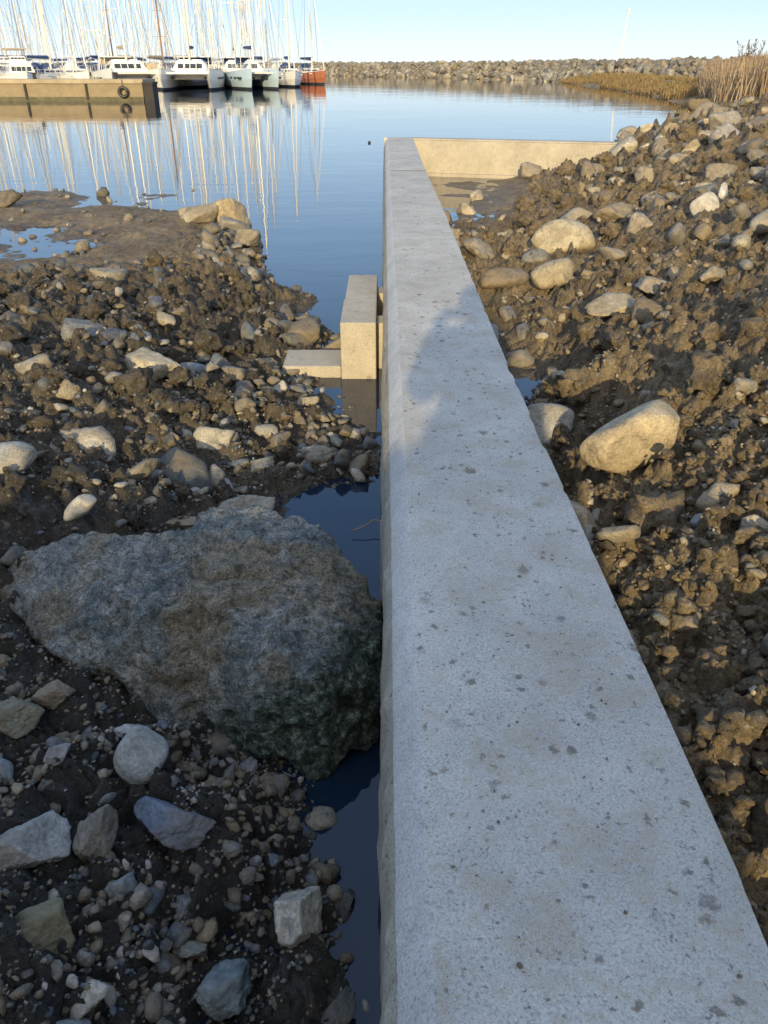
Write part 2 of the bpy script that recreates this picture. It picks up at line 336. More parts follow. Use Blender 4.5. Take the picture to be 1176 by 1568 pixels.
# hand-placed stones  (x,y,width,depth,height,colour,round?,yaw)
H=[(-1.52,3.34,.20,.18,.14,(.46,.43,.36),1,.2),(-1.11,3.02,.33,.2,.10,(.46,.35,.18),0,.2),(-.77,3.78,.36,.24,.2,(.30,.28,.24),0,-.2),
(-1.08,3.62,.27,.18,.11,(.26,.2,.13),0,.1),(-1.27,3.22,.22,.16,.07,(.38,.28,.15),0,.9),(-1.42,3.75,.16,.1,.06,(.2,.16,.11),0,.4),(-2.04,3.76,.27,.25,.2,(.33,.31,.26),1,0),(-1.12,4.65,.34,.26,.22,(.35,.32,.25),0,.3),
(-1.75,5.65,.45,.3,.24,(.38,.34,.25),0,-.5),(-2.46,13.2,.6,.4,.55,(.36,.29,.18),0,.4),(-1.95,11.3,.5,.4,.38,(.25,.23,.19),0,0),(-3.0,13.1,.7,.45,.36,(.3,.26,.19),0,.5),(-2.3,12.4,.5,.35,.4,(.24,.22,.19),0,.9),
(-6.9,15.0,.7,.5,.45,(.12,.1,.07),0,0),(-.955,2.11,.17,.12,.07,(.44,.44,.43),0,.1),(-.83,1.86,.21,.2,.17,(.27,.29,.28),1,0),
(-.66,1.62,.29,.16,.12,(.10,.125,.165),0,-.5),(-.75,1.41,.12,.1,.09,(.17,.21,.24),0,.6),(-.235,1.38,.21,.19,.2,(.42,.38,.31),0,1.2),
(-.45,1.19,.2,.15,.12,(.15,.19,.205),0,.9),(-1.06,1.5,.25,.2,.17,(.27,.27,.255),0,.8),(-.9,1.56,.15,.2,.17,(.17,.15,.12),0,.1),
(-.93,1.22,.2,.18,.16,(.16,.145,.085),0,.1),(-.8,1.0,.15,.12,.1,(.24,.25,.25),1,.3),(-1.21,2.15,.2,.12,.10,(.24,.2,.15),0,-.2),
(-1.32,2.02,.2,.17,.12,(.17,.17,.12),0,.2),(-.15,1.82,.1,.13,.06,(.12,.1,.07),0,.3),(-.42,1.93,.15,.1,.06,(.15,.12,.08),0,.3),
(-.13,1.5,.1,.09,.07,(.09,.09,.085),0,.3),(-.12,1.15,.12,.1,.08,(.07,.075,.07),0,1.3),(-.14,2.0,.13,.1,.1,(.08,.08,.075),0,.8),(-.14,.85,.12,.1,.08,(.08,.08,.08),0,2.3),
(-.8,5.7,.17,.12,.13,(.36,.33,.27),0,0),(-.6,5.55,.19,.13,.12,(.36,.32,.25),0,.4),(-.82,4.95,.17,.13,.11,(.35,.32,.26),1,.8),(-.5,4.7,.13,.1,.09,(.35,.32,.25),1,0),
(-.28,5.4,.12,.1,.09,(.35,.33,.28),0,0),(-1.34,4.7,.13,.1,.09,(.42,.38,.31),1,0),(-.97,4.2,.12,.2,.1,(.27,.26,.24),1,.2),(-.78,4.4,.17,.12,.1,(.33,.3,.23),0,.2),
(-1.9,5.2,.14,.12,.1,(.25,.24,.22),1,.2),(-1.5,5.8,.26,.18,.15,(.17,.19,.21),1,.2),(-2.5,5.3,.28,.2,.16,(.25,.23,.19),0,.3),(-2.55,6.4,.4,.3,.2,(.17,.17,.165),0,.3),
(-2.9,8.3,.4,.3,.25,(.24,.21,.16),0,.3),(-1.0,6.35,.2,.15,.12,(.25,.23,.2),0,.3),(-.35,4.95,.12,.1,.07,(.33,.31,.25),0,.3),(-.2,5.05,.1,.09,.06,(.3,.28,.22),0,.9),
(-1.28,1.78,.14,.1,.1,(.18,.21,.24),1,.3),(-1.1,1.85,.1,.08,.07,(.24,.25,.26),0,.3),(-.6,1.42,.09,.08,.06,(.2,.22,.23),0,1.3),(-.62,1.0,.12,.08,.07,(.14,.17,.2),0,.4),(-.56,1.3,.1,.07,.06,(.23,.25,.23),0,.4),
(1.36,3.9,.64,.46,.46,(.42,.345,.22),2,.35),(1.08,4.76,.36,.33,.32,(.30,.29,.26),2,0),(2.4,10.4,1.0,.5,.42,(.40,.34,.23),2,-.1),(1.88,8.75,.46,.4,.36,(.36,.3,.2),2,.5),
(1.36,8.9,.58,.36,.28,(.2,.16,.11),2,-.1),(1.26,10.5,.5,.4,.3,(.26,.22,.16),0,0),(1.9,9.9,.4,.35,.3,(.2,.19,.16),2,0),(2.14,7.2,.66,.36,.28,(.36,.3,.2),0,.3),(2.67,7.75,.52,.36,.2,(.28,.24,.19),0,.1),
(3.88,10.0,.4,.16,.38,(.5,.47,.42),2,0),(4.3,10.5,.2,.15,.3,(.48,.46,.43),0,.2),(.94,2.4,.15,.12,.1,(.38,.31,.22),0,.2),(1.5,3.12,.13,.11,.09,(.22,.24,.26),1,.2),(1.64,2.95,.16,.1,.12,(.42,.38,.31),0,.2),
(1.2,6.6,.26,.2,.17,(.2,.19,.17),1,0),(1.32,7.2,.22,.2,.15,(.18,.17,.15),1,.5),(1.25,7.8,.25,.2,.15,(.2,.18,.15),1,.9),(2.35,6.1,.14,.12,.12,(.45,.41,.34),1,0),(1.0,5.9,.14,.12,.1,(.2,.19,.17),1,0),
(3.3,19.0,.55,.45,.42,(.3,.26,.2),0,0),(8.4,18.5,.8,.6,.5,(.36,.33,.29),0,0),(6.2,15.5,.7,.5,.4,(.33,.3,.26),0,0),(5.2,13,.6,.4,.35,(.27,.23,.17),0,.3),(3.4,9.3,.4,.3,.3,(.2,.19,.17),1,.3),(4.6,12,.6,.4,.4,(.3,.27,.2),0,.3),
(4.1,8.6,.5,.36,.34,(.38,.33,.25),2,.3),(3.6,8.1,.3,.2,.2,(.34,.3,.22),2,1.3),(5.3,11.2,.5,.4,.4,(.4,.36,.29),2,.7),(2.95,7.1,.4,.28,.2,(.3,.25,.17),0,.2),(3.2,10.3,.55,.35,.35,(.34,.28,.2),0,2.2),(5.0,10.2,.45,.35,.36,(.3,.24,.16),2,.1),
(6.9,17.5,.9,.6,.5,(.3,.28,.24),0,.7),(7.9,21,1.0,.7,.6,(.25,.22,.17),0,.3),(3.3,11.6,.7,.5,.45,(.24,.2,.14),0,.3),(4.4,14.2,.6,.5,.4,(.28,.24,.17),0,1.3),(2.9,12.3,.45,.4,.3,(.3,.26,.19),2,.3)]

# ---------------------------------------------------------------- rocks
def ico(sub):
    bm=bmesh.new(); bmesh.ops.create_icosphere(bm,subdivisions=sub,radius=1)
    bm.verts.ensure_lookup_table()
    v=np.array([p.co[:] for p in bm.verts]); f=np.array([[q.index for q in fc.verts] for fc in bm.faces]); bm.free()
    return v/np.linalg.norm(v,axis=1)[:,None],f
def rock_shape(dirs,seed,ang,nz=.1):
    r=np.random.default_rng(seed); k=r.integers(6,11)
    n=r.normal(size=(k,3)); n/=np.linalg.norm(n,axis=1)[:,None]; d=r.uniform(.45,1.0,k)
    n=np.vstack([n,-n[:4]]); d=np.append(d,r.uniform(.55,1,4))
    p=60 if ang>.5 else 5
    if ang<=.5: d=d*.25+.75
    dots=np.clip(dirs@n.T,0,None)/d
    rad=(np.sum(dots**p,axis=1)+1e-9)**(-1/p)
    rad=np.minimum(rad,1.4)
    rad*=1+(fbm3(dirs+seed*3.1,1.7,seed,3)-.5)*nz*2.0+(fbm3(dirs+seed,5,seed+9,3)-.5)*nz*(1.4 if ang>.5 else .3)
    v=dirs*rad[:,None]; v/=np.abs(v).max(axis=0)
    return v
def clod_shape(dirs,seed):
    r=1+(fbm3(dirs+seed*2.3,1.6,seed,2)-.5)*.9-np.abs(fbm3(dirs+seed,3.2,seed+5,2)-.5)*1.4+(fbm3(dirs+seed,6,seed+9,3)-.5)*.9
    v=dirs*r[:,None]; v/=np.abs(v).max(axis=0); return v
LIB={}
for lod,sub,n in ((1,1,24),(2,2,30),(3,3,24)):
    d,f=ico(sub)
    LIB[lod]=(np.stack([rock_shape(d,100+lod*50+i,1 if i%9 else 0,.10) for i in range(n)]),f)
d,f=ico(3); LIB['clod']=(np.stack([clod_shape(d,900+i) for i in range(20)]),f)
d,f=ico(2); LIB['clod2']=(np.stack([clod_shape(d,950+i) for i in range(20)]),f)
PAL=np.array([(.21,.20,.185),(.15,.15,.15),(.29,.265,.22),(.24,.20,.14),(.11,.13,.155),(.38,.35,.30),(.13,.11,.08),(.18,.16,.12),(.25,.215,.155),(.08,.088,.09),(.11,.135,.15),(.15,.13,.10)])
def rotm(yaw,tx,ty):
    cz,sz=np.cos(yaw),np.sin(yaw);cx,sx=np.cos(tx),np.sin(tx);cy,sy=np.cos(ty),np.sin(ty)
    z=np.zeros_like(yaw);o=np.ones_like(yaw)
    Rz=np.stack([cz,-sz,z,sz,cz,z,z,z,o],-1).reshape(-1,3,3)
    Rx=np.stack([o,z,z,z,cx,-sx,z,sx,cx],-1).reshape(-1,3,3)
    Ry=np.stack([cy,z,sy,z,o,z,-sy,z,cy],-1).reshape(-1,3,3)
    return Rz@Rx@Ry
def assemble(name,lod,pos,scl,yaw,tx,ty,sid,colr,mat):
    vs,f=LIB[lod]; sh=vs[sid%len(vs)]*scl[:,None,:]
    R=rotm(yaw,tx,ty); w=np.einsum('nij,nvj->nvi',R,sh)+pos[:,None,:]
    n,vc=w.shape[:2]
    F=(f[None]+ (np.arange(n)*vc)[:,None,None]).reshape(-1,3)
    C=np.repeat(colr,vc,axis=0)
    return np_mesh(name,w.reshape(-1,3),F,[mat],True,C)
HA=np.array([(h[0],h[1],h[2]) for h in H if h[2]>=.17])
def clear(x,y,size):
    k=np.ones(len(x),bool)
    for hx,hy,hw in HA:
        k&=~(((x-hx)**2+(y-hy)**2)<(hw*.5+size*.45)**2)
    # footprint of the big boulder
    k&=~((((x+.80)*.96+(y-2.55)*.2)/.92)**2+((y-2.55-(-.18)*(x+.8))/.40)**2<1.0)|(size<.03)
    return k
def scatter(name,lod,x,y,size,mat=ROCK,sink=.25,pal=None,pw=None,tilt=.7,zf=None,hz=(.42,.8)):
    if zf is None:
        k=clear(x,y,size) if size.max()>.045 else np.ones(len(x),bool)
        x=x[k];y=y[k];size=size[k]
    n=len(x); zz=height(x,y) if zf is None else zf
    scl=np.stack([RNG.uniform(.75,1.2,n),RNG.uniform(.5,1.0,n),RNG.uniform(hz[0],hz[1],n)],-1)*size[:,None]*.5
    pos=np.stack([x,y,zz+scl[:,2]*(1-2*sink)],-1)
    P=PAL if pal is None else pal
    c=P[RNG.choice(len(P),n,p=pw)]*RNG.uniform(.7,1.25,(n,1))
    return assemble(name,lod,pos,scl,RNG.uniform(0,6.28,n),RNG.normal(0,tilt*.5,n),RNG.normal(0,tilt*.5,n),RNG.integers(0,1000,n),c,mat)
def sample(n,x0,x1,y0,y1,dens,powy=1.0):
    X=[];Yy=[];tot=0
    while tot<n:
        x=RNG.uniform(x0,x1,n*2); y=y0+(y1-y0)*RNG.uniform(0,1,n*2)**powy
        k=(RNG.uniform(0,1,n*2)<dens(x,y))
        k&=np.abs(x)<(.62*np.maximum(y,0)+1.5)
        k&=~((x>-.02)&(x<.8)&(y<20.8))
        X.append(x[k]);Yy.append(y[k]); tot+=k.sum()
    return np.concatenate(X)[:n],np.concatenate(Yy)[:n]
def densL(x,y):
    b=tps_eval(FL,x,y)
    return np.where(b>-.03,1,.03)*(1-.97*flatL(x,y))*(.12+.9*(fbm2(x*1.8,y*1.8,5,2)>.5))
def densR(x,y):
    b=tps_eval(FR,x,y)
    flat=ss(13,15,y)*ss(4.0,3.0,x)
    return np.where(b>-.06,1,.1)*(1-.9*flat)*(.15+.85*(fbm2(x*1.4,y*1.4,8,2)>.52))
logn=lambda n,m,s,lo,hi: np.clip(m*np.exp(RNG.normal(0,s,n)),lo,hi)
x,y=sample(16000,-3.5,.0,.3,5.5,densL,1.2); scatter("pebbles",1,x,y,logn(len(x),.014,.45,.006,.04),sink=.15)
x,y=sample(2600,-4,.0,.3,9,densL,1.1);  scatter("gravel_stones",2,x,y,logn(len(x),.042,.5,.02,.13)*(1+.03*y),sink=.3)
x,y=sample(3000,-1.5,-.05,.5,2.6,lambda x,y:(tps_eval(FL,x,y)>-.04)*(.3+.7*(fbm2(x*3,y*3,45,2)>.45)),1.0);  scatter("gravel_stones",2,x,y,logn(len(x),.027,.55,.013,.09),sink=.25)
x,y=sample(380,-5,-.05,.5,11,densL,1.0);  scatter("rubble_stones",3,x,y,logn(len(x),.11,.5,.06,.34)*(1+.03*y),sink=.3)
x,y=sample(340,-1.5,-.1,4.4,6.2,lambda x,y:(tps_eval(FL,x,y)>.02)*1.,1.0);  scatter("rubble_stones",3,x,y,logn(len(x),.07,.45,.03,.17),sink=.15)
x,y=sample(420,-9,-1.5,9,18,lambda x,y:densL(x,y)+.004,1.0);  scatter("shore_stones",2,x,y,logn(len(x),.11,.5,.05,.35))
mc=np.array([(.2,.16,.1)])
x,y=sample(900,-5,-.3,3.2,10,lambda x,y:(tps_eval(FL,x,y)>.08)*(1-.97*flatL(x,y)),1.0);  scatter("mud_clods",'clod',x,y,logn(len(x),.09,.5,.04,.28)*(1+.02*y),mat=MUD,pal=mc,sink=.35,hz=(.6,1.0))
x,y=sample(1500,.85,9,.6,18,lambda x,y:(tps_eval(FR,x,y)>.08)*1.,1.0);  scatter("mud_clods",'clod',x,y,logn(len(x),.11,.5,.05,.32)*(1+.04*y),mat=MUD,pal=mc,sink=.38,hz=(.6,1.0))
x,y=sample(3600,.8,2.2,.5,4.5,lambda x,y:(tps_eval(FR,x,y)>.08)*1.,1.0);  scatter("mud_clods",'clod2',x,y,logn(len(x),.045,.5,.02,.12),mat=MUD,pal=mc,sink=.3,hz=(.6,1.0))
warm=np.array([(.32,.255,.165),(.27,.21,.13),(.38,.32,.22),(.23,.18,.115),(.29,.27,.23),(.19,.185,.165),(.44,.39,.3)])
x,y=sample(8000,.8,3.5,.3,6,densR,1.1); scatter("pebbles",1,x,y,logn(len(x),.018,.45,.008,.045),pal=warm)
x,y=sample(2000,.8,7,.3,12,densR,1.0);  scatter("gravel_stones",2,x,y,logn(len(x),.05,.45,.03,.13)*(1+.04*y),pal=warm)
x,y=sample(260,.85,9,2,18,densR,1.0);  scatter("rubble_stones",3,x,y,logn(len(x),.17,.5,.09,.5)*(1+.03*y),pal=warm,sink=.3)
x,y=sample(520,4,16,11,28,lambda x,y:(tps_eval(FR,x,y)>.1)*1.0,1.0);  scatter("rubble_stones",3,x,y,logn(len(x),.28,.5,.12,.9),pal=warm,sink=.32)
n=1400; x=RNG.uniform(.1,.72,n); y=RNG.uniform(.3,14,n)**1.0
scatter("dirt_crumbs",1,x,y,logn(n,.004,.5,.002,.012),sink=.2,pal=warm*.6,zf=np.full(n,.801))

ROCKH=rock_mat("cobble_stone",.35,.007)
d4,f4=ico(4); d5,f5=ico(5)
grpV=[];grpF=[];grpC=[];off=0
for i,(hx,hy,w,dp,hh,c,rd,yaw) in enumerate(H):
    near=hy<4.5
    dd_,ff_=(d5,f5) if near else (d4,f4)
    sh=rock_shape(dd_,500+i*3,0 if rd else 1,.09 if rd==0 else .05)
    if rd==0: sh=sh+ (sh/np.linalg.norm(sh,axis=1)[:,None])*((fbm3(sh+i,7,i,3)-.5)*.11)[:,None]
    sh=sh*np.array([w,dp,hh])*.5
    R=rotm(np.array([yaw]),np.array([random.uniform(-.15,.15)]),np.array([random.uniform(-.2,.2)]))[0]
    xx=np.array([hx-w*.3,hx,hx+w*.3,hx,hx]);yy=np.array([hy,hy,hy,hy-dp*.3,hy+dp*.3])
    z=float(np.median(height(xx,yy)))
    P=sh@R.T+np.array([hx,hy,z+hh*(.28 if rd!=2 else .32)])
    if w>=.34:
        np_mesh("boulder" if w>.4 else "large_stone",P,ff_,[ROCKH],True,np.tile(np.array(c),(len(P),1)))
    else:
        grpV.append(P);grpF.append(ff_+off);grpC.append(np.tile(np.array(c),(len(P),1)));off+=len(P)
np_mesh("cobbles",np.vstack(grpV),np.vstack(grpF),[ROCKH],True,np.vstack(grpC))

hp=[(-1.80,2.85,.30),(-1.48,3.0,.42),(-.95,3.06,.47),(-.50,3.1,.53),(-.2,2.85,.52),(-.0,2.66,.38),(.01,2.25,.22),(-.22,1.98,-.02),(-.55,2.05,.0),(-.44,2.20,.46),(-.85,2.24,.31),(-1.33,2.42,.24),
(-1.4,2.6,.10),(-.9,2.42,-.05),(-.3,2.7,-.25),(-.6,3.05,-.1),(.0,2.5,-.15),(-1.35,3.0,.1),(-.03,2.15,.02),(-.25,2.06,.36)]
bm=bmesh.new()
for p in hp: bm.verts.new(p)
r=bmesh.ops.convex_hull(bm,input=bm.verts); bm.normal_update()
cen=np.array((-.72,2.6,.16)); pn=[];pd=[]
for f in bm.faces:
    nn=np.array(f.normal[:]); dd=float(np.dot(np.array(f.verts[0].co[:])-cen,nn))
    if dd<0: nn=-nn;dd=-dd
    if dd>.01: pn.append(nn);pd.append(dd)
bm.free()
d6,f6=ico(7)
S=np.array([.85,.42,.3]); dd6=d6*S; dd6/=np.linalg.norm(dd6,axis=1)[:,None]
dots=np.clip(dd6@np.array(pn).T,0,None)/np.array(pd)
rad=(np.sum(dots**60,axis=1))**(-1/60)
P=dd6*rad[:,None]
nrm=P/S**2; nrm/=np.linalg.norm(nrm,axis=1)[:,None]
fc=worley((P[:,0]*1.0+P[:,2]*.7)*3.6+(fbm3(P,5,3,3)-.5)*1.6,(P[:,1]-P[:,2]*.6)*4.6,9)
P=P+nrm*((fbm3(P,3.0,5,3)-.5)*.11+(fbm3(P,13,15,5)-.5)*.10-np.abs(fbm3(P,5,25,3)-.5)*.12+(fc[2]-.5)*.07*np.clip((fc[1]-fc[0])*7,0,1)-.016*np.clip(1-(fc[1]-fc[0])*10,0,1)+(fbm3(P,45,55,3)-.5)*.03+.02)[:,None]
np_mesh("boulder",P+cen,f6,[BOULD],True)

# ---------------------------------------------------------------- concrete wall (L plan)
yy=np.concatenate([np.linspace(-1.5,6,300),np.linspace(6.05,20.6,220)])
def xr(y): return .77-.05*ss(0,5,y)-.03*ss(9,15,y)
prof=[(-.012,-.6),(-.008,-.2),(-.004,.2),(.002,.4),(.010,.55),(.016,.66),(.026,.705),(.032,.72),(.088,.796),(.095,.80)]
secs=[]
for yv in yy:
    R_=float(xr(yv)); pts=[(a,z) for a,z in prof]
    for k in range(1,12): pts.append((.095+(R_-.012-.095)*k/12,.80))
    pts+= [(R_-.010,.80),(R_-.002,.796),(R_,.786),(R_+.004,.6),(R_+.008,.3),(R_+.01,0),(R_+.01,-.6)]
    secs.append([(a,yv,z) for a,z in pts])
A=np.array(secs); nprof=A.shape[1]
fl=A.reshape(-1,3); idx=np.tile(np.arange(nprof),len(yy))
wob=(fbm2(fl[:,1]*1.3,fl[:,2]*2,31,3)-.5)
rough=(fbm2(fl[:,1]*16,fl[:,2]*11,33,4)-.5)
face=idx<6; lip=(idx>=6)&(idx<=7)
fl[face,0]+=rough[face]*.055-.004
fl[lip,0]+=rough[lip]*.006+wob[lip]*.006
fl[(idx>=8)&(idx<=9),0]+=(rough*.003+wob*.004)[(idx>=8)&(idx<=9)]
edge=(idx>=21)&(idx<=23); chips=np.clip(vn2(fl[:,1]*9,fl[:,0]*0,44)-.7,0,1)
fl[edge,0]-=chips[edge]*.04
fl[idx>7,2]+=(fbm2(fl[idx>7,0]*3,fl[idx>7,1]*1.2,35,3)-.5)*.005
F=gridF(nprof,len(yy))
pj=np.tile(np.arange(nprof-1),len(yy)-1)
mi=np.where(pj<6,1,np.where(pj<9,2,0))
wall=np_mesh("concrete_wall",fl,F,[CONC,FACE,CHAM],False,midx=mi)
wall.data.shade_smooth()
wall.data.set_sharp_from_angle(angle=math.radians(25))
mb=MB()
mb.box((.0,20.598,-.6),(.71,20.75,.797),0)
p=mb.obj("wall_end",[CONC,FACE]); p.parent=wall
mb=MB()
dk=simple("dark_joint",(.13,.11,.08),.9)
mb.box((.10,13.8,.798),(.685,13.83,.8045),0)
p=mb.obj("expansion_joint",[dk]); p.parent=wall
mb=MB()
a=Vector((.69,20.62,0)); e=Vector((7.4,18.75,0)); dr=(e-a).normalized(); nn_=Vector((-dr.y,dr.x,0))
def strip(p0,p1,off0,off1,z0,z1,m):
    q0=p0+nn_*off0;q1=p1+nn_*off0;q2=p1+nn_*off1;q3=p0+nn_*off1
    mb.add([(*q0.xy,z0),(*q1.xy,z0),(*q2.xy,z0),(*q3.xy,z0),(*q0.xy,z1),(*q1.xy,z1),(*q2.xy,z1),(*q3.xy,z1)],[(3,2,1,0),(4,5,6,7),(0,1,5,4),(1,2,6,5),(2,3,7,6),(3,0,4,7)],m)
strip(a,e,-.30,.16,.0-.6,.765,0)
strip(a,e,-.27,.13,.765,.80,0)
strip(a,e,-.42,-.301,-.6,.07,0)
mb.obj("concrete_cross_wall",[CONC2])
mb=MB()
mb.box((-.36,6.24,-.5),(-.065,7.0,.48),0); mb.box((-.355,7.02,-.5),(-.065,8.0,.46),0)
mb.box((-.36,8.02,-.5),(-.065,8.3,.33),0); mb.box((-.064,6.5,-.5),(.03,6.75,.40),0); mb.box((-.064,7.5,-.5),(.03,7.75,.40),0)
cf=mb.obj("concrete_buttress",[CONC2])
mb=MB(); mb.box((-.86,6.27,-.4),(-.363,6.72,.10),0); p=mb.obj("footing_slab",[CONC2]); p.parent=cf
for o in (cf,p,bpy.data.objects["concrete_cross_wall"]):
    bv=o.modifiers.new("bevel",'BEVEL'); bv.width=.012; bv.segments=2

def curve(name,pts,r,mat):
    cu=bpy.data.curves.new(name,'CURVE'); cu.dimensions='3D'; cu.bevel_depth=r
    sp=cu.splines.new('NURBS'); sp.points.add(len(pts)-1)
    for i,pq in enumerate(pts): sp.points[i].co=(*pq,1)
    sp.use_endpoint_u=True; sp.order_u=3
    o=bpy.data.objects.new(name,cu); cu.materials.append(mat); col.objects.link(o); return o
curve("rusty_wire",[(.01,3.75,.06),(-.05,3.8,.07),(-.10,3.74,.05),(-.18,3.72,.03)],.003,simple("rust",(.45,.25,.13),.8))
mb=MB(); bs=[]
for t in range(9):
    a_=math.pi*t/8; rr=max(.004,.05*math.sin(a_)); z=.02-.05*math.cos(a_)
    bs.append([(rr*math.cos(k*math.pi/6)-.5,29.2+rr*math.sin(k*math.pi/6),z) for k in range(12)])
mb.loft(bs,0)
mb.obj("mooring_buoy",[simple("black_rubber",(.03,.03,.03),.5)],True)

# ---------------------------------------------------------------- breakwater
BP=[(75,52),(60,66),(46,82),(38,104),(34,130),(30,158),(14,190),(-17,240),(-60,262),(-150,272),(-260,262)]
BP=[np.array(p,float) for p in BP]
def bw_at(t):
    L=[np.linalg.norm(BP[i+1]-BP[i]) for i in range(len(BP)-1)]; T=sum(L); s=t*T
    for i,l in enumerate(L):
        if s<=l: 
            d=(BP[i+1]-BP[i])/l; return BP[i]+d*s,d
        s-=l
    d=(BP[-1]-BP[-2])/L[-1]; return BP[-1],d
secs=[]
for i in range(90):
    p_,d=bw_at(i/89); n_=np.array([-d[1],d[0]])
    secs.append([(*(p_+n_*o),z) for o,z in ((-6,-.6),(-3,1.2),(-1.3,2.2),(1.3,2.2),(6,-.6))])
mb=MB(); mb.loft(secs,0); bw=mb.obj("breakwater",[simple("breakwater_core",(.17,.15,.12),.9)])
n=6500; t=RNG.uniform(0,1,n)**1.0; px_=np.zeros((n,3))
for i in range(n):
    p_,d=bw_at(t[i]); n_=np.array([-d[1],d[0]]); o_=RNG.uniform(-5.6,5)
    if RNG.uniform()<.5: o_=abs(o_)
    z=2.5-max(0,abs(o_)-1.5)*.66
    px_[i]=(*(p_+n_*o_),z+RNG.uniform(-.2,.15))
gray=np.array([(.24,.22,.18),(.19,.175,.15),(.30,.27,.215),(.24,.20,.14),(.15,.14,.12),(.33,.30,.245)])
scl=RNG.uniform(.4,.95,(n,1))*np.array([[1,.8,.7]])*RNG.uniform(.8,1.2,(n,3))
o=assemble("armour_rocks",1,px_,scl,RNG.uniform(0,6.28,n),RNG.normal(0,.5,n),RNG.normal(0,.5,n),RNG.integers(0,1000,n),gray[RNG.integers(0,6,n)]*RNG.uniform(.8,1.2,(n,1)),FROCK)
o.data.shade_flat(); o.parent=bw

mb=MB(); WH=simple("white_paint",(.78,.77,.74),.45,0,.05)
mb.cyl((34.1,130,2.4),(34.6,130,9.0),.13,.08,0,10); mb.cyl((34.6,130,8.95),(34.6,130,9.2),.22,.22,0,10)
mb.cyl((34.6,130,9.2),(34.6,130,9.4),.22,.03,0,10); mb.box((33.8,129.8,2.2),(34.4,130.2,2.6),0); mb.cyl((34.5,130,8.6),(35.1,130,8.65),.04,.04,0,6)
mb.obj("light_pole",[WH])

# ---------------------------------------------------------------- reeds & grass
def blades(name,n,xf,hmin,hmax,w,mat,cols,lean=.25):
    x,y,z=xf(n); hgt=RNG.uniform(hmin,hmax,n); a=RNG.uniform(0,6.28,n); le=RNG.normal(0,lean,n)*hgt; la=RNG.uniform(0,6.28,n)
    dx=np.cos(a)*w*.5;dy=np.sin(a)*w*.5; lx=np.cos(la)*le; ly=np.sin(la)*le
    b0=np.stack([x-dx,y-dy,z],-1);b1=np.stack([x+dx,y+dy,z],-1)
    m0=np.stack([x-dx*.8+lx*.35,y-dy*.8+ly*.35,z+hgt*.6],-1);m1=np.stack([x+dx*.8+lx*.35,y+dy*.8+ly*.35,z+hgt*.6],-1)
    t0=np.stack([x-dx*1.3*.3+lx,y-dy*.3+ly,z+hgt],-1);t1=np.stack([x+dx*.3+lx,y+dy*.3+ly,z+hgt],-1)
    V=np.stack([b0,b1,m1,m0,t1,t0],1).reshape(-1,3); k=np.arange(n)[:,None]*6
    F=np.concatenate([k+np.array([[0,1,2,3]]),k+np.array([[3,2,4,5]])])
    c=cols[RNG.integers(0,len(cols),n)]*RNG.uniform(.7,1.25,(n,1)); C=np.repeat(c,6,axis=0)
    return np_mesh(name,V,F,[mat],True,C)
GR,nt,b=newmat("dry_reed"); q=N(nt); at=q.n("ShaderNodeAttribute",attribute_name="rcol"); q.l(at.outputs["Color"],b.inputs["Base Color"]); b.inputs["Roughness"].default_value=.9
def reedpos(n):
    X=[];Yl=[];tot=0
    while tot<n:
        x=RNG.uniform(12,50,n);y=RNG.uniform(36,72,n)
        xs_=np.interp(y,SHY,SHX)
        k=(x-xs_>.5+1.4*vn2(y*.3,y*0,4)+np.clip(y-62,0,99)*.25)&(vn2(x*.5,y*.5,3)>.22); X.append(x[k]);Yl.append(y[k]);tot+=k.sum()
    x=np.concatenate(X)[:n];y=np.concatenate(Yl)[:n]; return x,y,far_h(x,y)
blades("reed_bed",55000,reedpos,.8,1.9,.05,GR,np.array([(.30,.22,.15),(.36,.27,.19),(.24,.17,.11),(.21,.16,.09),(.38,.31,.23)]),.2)
def shorepos(n):
    y=36+RNG.uniform(0,1,n)**1.2*115; xs_=np.interp(y,SHY,SHX); x=xs_+RNG.uniform(0,6,n)
    k=vn2(x*.35,y*.12,13)>.32
    return x[k],y[k],far_h(x[k],y[k])
def blades_k(name,n,*a):
    x,y,z=shorepos(n); return blades(name,len(x),lambda m:(x,y,z),*a)
blades_k("shore_grass",42000,.1,.5,.06,GR,np.array([(.30,.17,.07),(.25,.16,.06),(.14,.14,.06),(.30,.22,.12),(.2,.17,.08)]),.35)
mb=MB()
for (bx,by,hh,nb) in ((20.6,50.5,2.6,30),(24.5,49,2.1,22)):
    bz=float(far_h(np.array([bx]),np.array([by]))[0])
    for k in range(nb):
        a_=random.uniform(0,6.28); l=random.uniform(.5,1)*hh; sp_=random.uniform(.05,.35)
        p0=Vector((bx,by,bz)); p1=p0+Vector((math.cos(a_)*sp_*l*.5,math.sin(a_)*sp_*l*.5,l*.55)); p2=p1+Vector((math.cos(a_)*sp_*l*.6,math.sin(a_)*sp_*l*.6,l*.45))
        mb.cyl(p0,p1,.025,.018,0,5); mb.cyl(p1,p2,.018,.006,0,5)
        for j in range(6):
            s_=p1.lerp(p2,random.random()); mb.cyl(s_,s_+Vector((random.uniform(-.2,.2),random.uniform(-.2,.2),random.uniform(.05,.3))),.012,.02,0,4)
mb.obj("shrub",[simple("dry_twigs",(.16,.12,.08),.9)])

